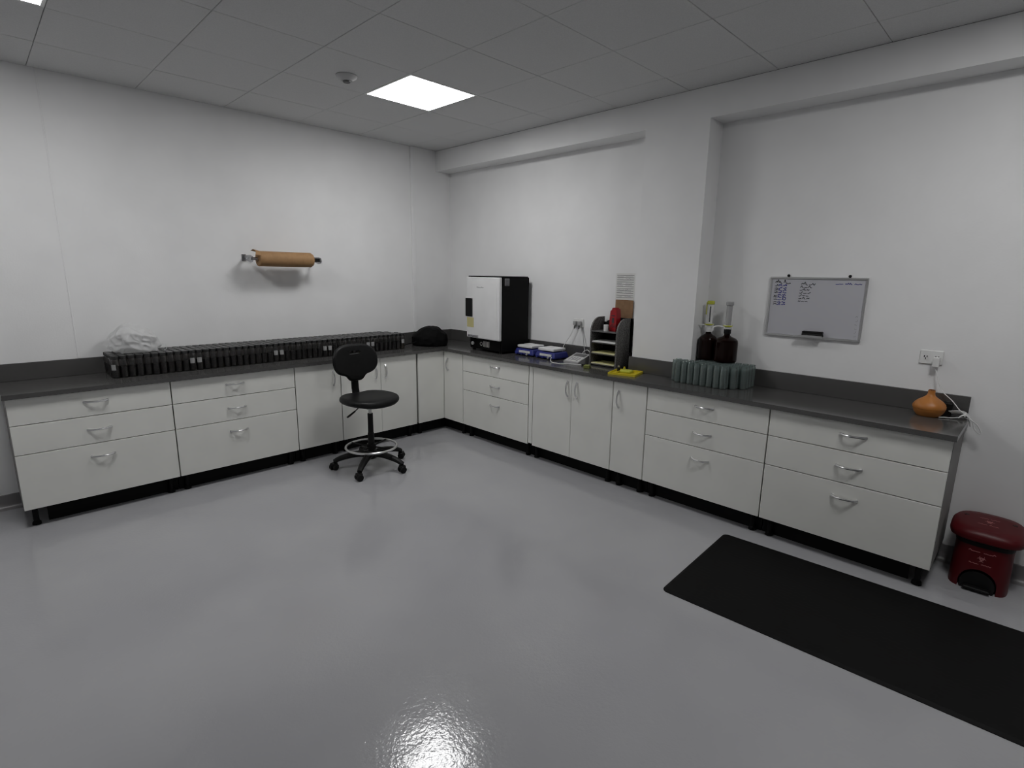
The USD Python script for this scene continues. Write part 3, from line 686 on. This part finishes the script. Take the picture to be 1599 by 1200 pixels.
t = thing('notice_sheet', 'white printed table taped on the wall above the cardboard', 'notice', (0, -2.470, 1.617))
obj('paper', box(-.0016, -.0004, -.098, .098, -.117, .117), 'paper', t, smooth=False)
lines = []
for k in range(11):
    z = .098 - .0195 * k
    lines.append(box(-.0022, -.0012, -.088, .088, z - .0016, z + .0016))
obj('ruled_lines', lines, 'ink', t, smooth=False)
ln = []
for k in range(10):
    rr_ = random.Random(40 + k); z = .098 - .0195 * k - .013
    if k % 3 == 2: continue
    for c in (-.085, 0):
        m = scribble(rr_.uniform(.05, .08), .006, 60 + k * 2 + (c == 0), 1, .0026, 12); ln.append(frame_map(m, (-.0018, -c - .0, z), (0, -1, 0), (0, 0, 1)))
obj('print', ln, 'ink_faint', t, smooth=False)

# ------------------------------------------------------------------ yellow tray
t = thing('yellow_tray', 'yellow plastic tray with small parts on the worktop before the pillar', 'tray', (-.352, -2.752, ZC + .0003), 14)
tr = Manifold.extrude(CrossSection([[(-.115, -.115), (.115, -.115), (.115, .115), (-.115, .115)]]), .016) - Manifold.cube([.21, .21, .02]).translate([-.105, -.105, .007])
obj('shallow_tray', tr, 'yellow_plastic', t, smooth=False)
obj('handle_block', rbox(-.03, .045, -.05, .045, .007, .030, .008, 12), 'lime_plastic', t)
obj('divider', [box(-.09, .09, .05, .056, .007, .02), box(.055, .061, -.08, .05, .007, .02)], 'yellow_plastic', t, smooth=False)
t = thing('small_vial', 'tiny dark vial with shiny cap standing in the yellow tray', 'vial', (-.344, -2.676, ZC + .0075))
obj('body', lathe([(0, 0), (.013, 0), (.013, .030), (.008, .036), (0, .036)], 18), 'black_plastic', t)
obj('cap', lathe([(0, .036), (.009, .036), (.009, .050), (0, .050)], 16), 'chrome', t)
t = thing('small_vial', 'tiny lime-capped vial at the back corner of the yellow tray', 'vial', (-.278, -2.690, ZC + .0075))
obj('body', lathe([(0, 0), (.010, 0), (.010, .022), (0, .022)], 16), 'lime_plastic', t)
obj('cap', lathe([(0, .022), (.008, .022), (.008, .034), (0, .034)], 16), 'yellow_plastic', t)

# ------------------------------------------------------------------ sockets, plugs
def socket(label, y, z, w, h):
    t = thing('wall_socket', label, 'socket', (0, y, z), -90)        # local front is -y
    obj('plate', box(-w / 2, w / 2, -.010, -.0005, -h / 2, h / 2, .004), 'white_plastic', t, smooth=False)
    for sx in (-1, 1):
        o = obj('outlet', frame_map(poly_extrude(Point(0, 0).buffer(.017), .0012), (sx * w * .24, -.0100, 0), (1, 0, 0), (0, 0, 1)), 'white_plastic', t)
        obj('slot', [box(sx * w * .24 + dx - .0022, sx * w * .24 + dx + .0022, -.0118, -.0105, dz - .006, dz + .006) for dx, dz in ((-.007, .004), (.007, .004), (0, -.008))], 'ink', o, smooth=False)
    return t
socket('white double wall socket with dark plugs, left of the desk organizer', -1.970, 1.256, .120, .082)
for k, (y, lb) in enumerate(((-1.945, 'small grey plug with a lead, left in the socket by the organizer'), (-1.997, 'small grey plug, right in the socket by the organizer'))):
    t = thing('mains_plug', lb, 'plug', (0, y, 1.256))
    obj('body', rbox(-.046, -.0125, -.017, .017, -.020, .020, .006, 12), 'grey_plastic', t)
    obj('strain_relief', tube([(-.034, 0, -.014), (-.036, 0, -.055)], [.007, .004], 10), 'black_plastic', t)
socket('white double wall socket above the orange diffuser', -4.712, 1.249, .118, .086)
t = thing('usb_charger', 'white cube charger in the socket above the orange diffuser', 'charger', (0, -4.742, 1.228))
obj('body', rbox(-.050, -.0125, -.017, .017, -.034, .026, .005, 12), 'white_plastic', t)

# ------------------------------------------------------------------ orange diffuser at the right end
DX, DY = -.135, -4.757
t = thing('aroma_diffuser', 'orange wood-look onion-shaped aroma diffuser near the worktop end', 'diffuser', (DX, DY, ZC))
obj('base', lathe([(0, 0), (.052, 0), (.058, .004), (.070, .018), (.0785, .036), (.080, .044), (0, .044)], 48), 'orange_wood', t)
n_ = 64; prof = [(.0795, .044), (.083, .050), (.0825, .062), (.076, .076), (.062, .092), (.044, .106), (.030, .116), (.0215, .126), (.0175, .138), (.0185, .150), (.0165, .156), (.008, .157), (0, .150)]
body = lathe(prof, n_)
bv = np.array(body.vertices); aa = np.arctan2(bv[:, 1], bv[:, 0]); hgt = np.clip((bv[:, 2] - .044) / .11, 0, 1)
bv[:, :2] *= (1 + .030 * np.sin(5 * aa + 6 * hgt) * np.sin(PI * np.clip(hgt, 0, 1)))[:, None]
obj('shell', trimesh.Trimesh(bv, body.faces, process=False), 'orange_wood', t, smooth=50)
obj('spout_rim', lathe([(.008, .153), (.013, .1585), (.017, .157), (.016, .150)], 24, (0, 0, .002)), 'dark_wood', t)
t = thing('black_adapter', 'small black box adapter against the upstand behind the orange diffuser', 'adapter', (-.056, -4.835, ZC + .0004))
obj('body', rbox(-.02, .024, -.026, .026, 0, .080, .006, 12), 'black_plastic', t)
t = thing('charger_cable', 'white bundled cable hanging over the right end of the worktop', 'cable', (0, -4.742, 1.185))
def lc(x, y, z): return (x, y + 4.742, z - 1.185)
obj('lead', tube(spline([lc(-.034, -4.745, 1.184), lc(-.034, -4.765, 1.12), lc(-.040, -4.800, 1.050), lc(-.060, -4.850, 1.010), lc(-.090, -4.905, .955), lc(-.085, -4.940, .928), lc(-.080, -4.962, .905), lc(-.075, -4.985, .850), lc(-.070, -5.010, .835), lc(-.070, -5.000, .865), lc(-.080, -4.965, .905), lc(-.095, -4.925, .922), lc(-.130, -4.870, .917), lc(-.150, -4.835, .917), lc(-.170, -4.815, .917)], 110), .0028, 8), 'white_plastic', t)
obj('bundle', [tube(spline([lc(-.075 - d, -4.86 + d, .935 + d), lc(-.085, -4.91, .945 + d), lc(-.088 + d, -4.938, .927 + d), lc(-.092 + d, -4.956, .885 - d), lc(-.098, -4.948, .915), lc(-.115 - d, -4.90, .921)], 40), .0026, 8) for d in (.0, .006, .012)], 'white_plastic', t)
obj('tie', tube([lc(-.098, -4.925, .921), lc(-.078, -4.925, .95)], .004, 8), 'white_plastic', t)

# ------------------------------------------------------------------ whiteboard
WY0, WY1, WZ0, WZ1 = -3.712, -4.324, 1.302, 1.722
bw, bh = WY0 - WY1, WZ1 - WZ0
t = thing('whiteboard', 'aluminium-framed whiteboard with handwriting on the right wall', 'whiteboard', (0, (WY0 + WY1) / 2, (WZ0 + WZ1) / 2), -90)
pn = obj('panel', box(-bw / 2 + .008, bw / 2 - .008, -.012, -.002, -bh / 2 + .008, bh / 2 - .008), 'board_white', t, smooth=False)
for nm, b in (('frame_bar', box(-bw / 2, bw / 2, -.018, -.001, bh / 2 - .014, bh / 2, .002)), ('frame_bar', box(-bw / 2, bw / 2, -.018, -.001, -bh / 2, -bh / 2 + .014, .002)),
              ('frame_bar', box(-bw / 2, -bw / 2 + .014, -.018, -.001, -bh / 2 + .014, bh / 2 - .014, .002)), ('frame_bar', box(bw / 2 - .014, bw / 2, -.018, -.001, -bh / 2 + .014, bh / 2 - .014, .002))):
    obj(nm, b, 'aluminium', t, smooth=False)
for x in (-.1865, .196):
    obj('hanger', [move(rot(lathe([(0, 0), (.009, 0), (.009, .010), (0, .010)], 14), 90, (1, 0, 0)), (x, -.002, bh / 2 + .010)), box(x - .006, x + .006, -.008, -.001, bh / 2 - .002, bh / 2 + .008)], 'black_plastic', t, smooth=30)
obj('pen_tray', [box(-.066, .090, -.062, -.016, -bh / 2 + .014, -bh / 2 + .018), box(-.066, .090, -.064, -.060, -bh / 2 + .012, -bh / 2 + .024)], 'aluminium', t, smooth=False)
def bp(fx, fz): return (-bw / 2 + fx * bw, -.0122, bh / 2 - fz * bh)
def wr(name, fx, fz, w, h, seed, m_, words=1, stroke=.0032, dense=10):
    return frame_map(scribble(w, h, seed, words, stroke, dense), bp(fx, fz), (1, 0, 0), (0, 0, 1))
obj('writing', [wr('', .055, .110, .115, .026, 11, 'ink', 2, .0050, 12)] + [wr('', .055, .158 + .039 * k, .024, .014, 70 + k, 'ink', 1, .0045, 16) for k in range(9)], 'ink', pn, smooth=False)
obj('writing', [wr('', .098, .158 + .039 * k, .062, .0145, 90 + k, 'ink_blue', 2, .0050, 16) for k in range(9)], 'ink_blue', pn, smooth=False)
obj('writing', [wr('', .340, .130, .100, .022, 21, 'ink', 2, .0046)] + [wr('', .335 - .002 * k, .175 + .046 * k, .078 - .012 * (k % 2), .0155, 120 + k, 'ink', 3, .0042, 12) for k in range(6)], 'ink', pn, smooth=False)
obj('writing', [wr('', .690, .105, .165, .009, 31, 'ink_blue', 3, .0046, 12)], 'ink_blue', pn, smooth=False)
obj('writing', [wr('', .925 + .004 * (k % 2), .62 + .06 * k, .014, .012, 140 + k, 'ink_faint', 1, .0024, 8) for k in range(6)], 'ink_faint', pn, smooth=False)
t = thing('board_eraser', 'black felt eraser resting on the whiteboard pen tray', 'eraser', (-.040, -4.040, WZ0 + .0182), -90)
obj('felt', rbox(-.065, .065, -.018, .020, 0, .018, .003, 8), 'felt_black', t)
obj('grip', rbox(-.065, .065, -.016, .018, .017, .034, .005, 10), 'black_plastic', t)

# ------------------------------------------------------------------ black mat and red pedal bin
t = thing('floor_mat', 'black rubber anti-fatigue mat on the floor before the right cabinets', 'mat', (0, 0, 0))
def rounded(w, l, r): return Polygon([(-w / 2 + r, -l / 2 + r), (w / 2 - r, -l / 2 + r), (w / 2 - r, l / 2 - r), (-w / 2 + r, l / 2 - r)]).buffer(r, quad_segs=6)
ml, mw = 1.83, .925; ca_, sa_ = math.cos(math.radians(2.2)), math.sin(math.radians(2.2))
ctr = np.array((-1.142, -3.852)) + np.array((.036, -1)) * ml / 2
st_ = []
lo_, hi_ = poly_extrude(rounded(mw, ml, .035), .003), move(poly_extrude(rounded(mw - .036, ml - .036, .02), .002), (0, 0, .010))
mm = tm(Manifold.hull_points(np.vstack([lo_.vertices, hi_.vertices])))
mm = move(rot(mm, 2.6), (ctr[0], ctr[1], FZ + .0004))
obj('rubber', mm, 'rubber_mat', t, smooth=10)

BYc, BX0, BX1 = -5.128, -.318, -.02
t = thing('pedal_bin', 'dark red plastic pedal bin on the floor by the cabinet end', 'bin', ((BX0 + BX1) / 2, BYc, FZ), -90)
bd = BX1 - BX0
def ell(w, d, z, e=4, n=48):
    a = np.linspace(0, 2 * PI, n, endpoint=False)
    c, s = np.cos(a), np.sin(a); r = 1 / ((abs(c) / (w / 2)) ** e + (abs(s) / (d / 2)) ** e) ** (1 / e)
    return np.stack([r * c, r * s, np.full(n, z)], 1)
def skin(rings):
    n = len(rings[0]); v = np.vstack(rings + [rings[0].mean(0, keepdims=True), rings[-1].mean(0, keepdims=True)]); f = []; k = len(rings)
    for i in range(k - 1):
        for j in range(n): f += [(i * n + j, i * n + (j + 1) % n, (i + 1) * n + (j + 1) % n), (i * n + j, (i + 1) * n + (j + 1) % n, (i + 1) * n + j)]
    for j in range(n): f += [(len(v) - 2, (j + 1) % n, j), (len(v) - 1, (k - 1) * n + j, (k - 1) * n + (j + 1) % n)]
    return trimesh.Trimesh(v, f, process=False)
def toman(m): return Manifold(m3.Mesh(np.array(m.vertices, np.float32), np.array(m.faces, np.uint32)))
bb = toman(skin([ell(.266, bd, 0), ell(.264, bd - .006, .10), ell(.260, bd - .02, .20), ell(.258, bd - .03, .300)]))
arch = Manifold.batch_hull([Manifold.cylinder(.12, .084, .084, 32, True).rotate([90, 0, 0]).translate([0, -bd / 2 + .01, z]) for z in (-.05, .045)])
bb = bb - arch
obj('body', bb, 'red_bin', t, smooth=35)
def lidwarp(m):
    v = np.array(m.vertices); up_ = v[:, 2] > .33; v[:, 2] += .008 * np.cos(np.clip(v[:, 0] / .17, -1, 1) * PI / 2) * up_ + .012 * np.clip(v[:, 1] / .15, -1, 1) * up_; m.vertices = v; return m
ld = obj('lid', lidwarp(skin([ell(.300, bd - .0, .292, 3.4), ell(.326, bd + .012, .296, 3.4), ell(.336, bd + .018, .315, 3.4), ell(.332, bd + .012, .338, 3.4), ell(.300, bd - .03, .358, 3.4), ell(.22, bd - .10, .362, 3), ell(.06, .05, .363, 3)])), 'red_bin', t, smooth=45)
obj('pedal', [rbox(-.060, .060, -bd / 2 - .030, -bd / 2 + .045, .012, .028, .007, 12), toman(lathe([(0, 0), (.078, 0), (.078, .05), (0, .05)], 28)).rotate([90, 0, 0]).translate([0, -bd / 2 + .055, .036]) - Manifold.cube([.3, .3, .2], True).translate([0, 0, -.1])], 'black_plastic', t)
obj('rim_band', skin([ell(.264, bd - .022, .262), ell(.268, bd - .016, .294)]), 'black_plastic', t, smooth=30)
def biohazard(r):
    s = []
    for k in range(3):
        a = PI / 2 + k * 2 * PI / 3; c = (r * .5 * math.cos(a), r * .5 * math.sin(a)); c2 = (r * .66 * math.cos(a), r * .66 * math.sin(a))
        s.append(Point(c).buffer(r * .52).difference(Point(c2).buffer(r * .42)))
    g = unary_union(s).difference(Point(0, 0).buffer(r * .12)).union(Point(0, 0).buffer(r * .46).difference(Point(0, 0).buffer(r * .34)))
    return poly_extrude(g.simplify(.0003), .0006)
yf = -bd / 2 + .012
fr_ = [frame_map(m, (x, -bd / 2 + .0075 + .0, z), (1, 0, 0), (0, .07, .997)) for m, x, z in ((biohazard(.022), 0, .195), (scribble(.13, .008, 5, 2, .0034, 12), -.065, .232), (scribble(.11, .008, 6, 2, .0034, 12), -.055, .160), (scribble(.06, .008, 7, 1, .0034, 12), -.03, .142))]
obj('hazard_symbol', fr_[0], 'red_print', t, smooth=False)
for m in fr_[1:]: obj('text_line', m, 'red_print', t, smooth=False)
top = [frame_map(m, (x, y, z), (1, 0, 0), (0, .9968, .08)) for m, x, y, z in ((biohazard(.024), 0, .000, .3722), (scribble(.10, .009, 15, 2, .0034, 12), -.05, .038, .3752), (scribble(.10, .009, 16, 2, .0034, 12), -.05, -.048, .3684))]
obj('hazard_symbol', top[0], 'red_print', ld, smooth=False)
for m in top[1:]: obj('text_line', m, 'red_print', ld, smooth=False)
for x, y in ((-.105, .055), (.105, .055)):
    obj('lid_notch', box(x - .012, x + .012, y - .010, y + .010, .350, .3715, .002), 'black_plastic', ld, smooth=False)
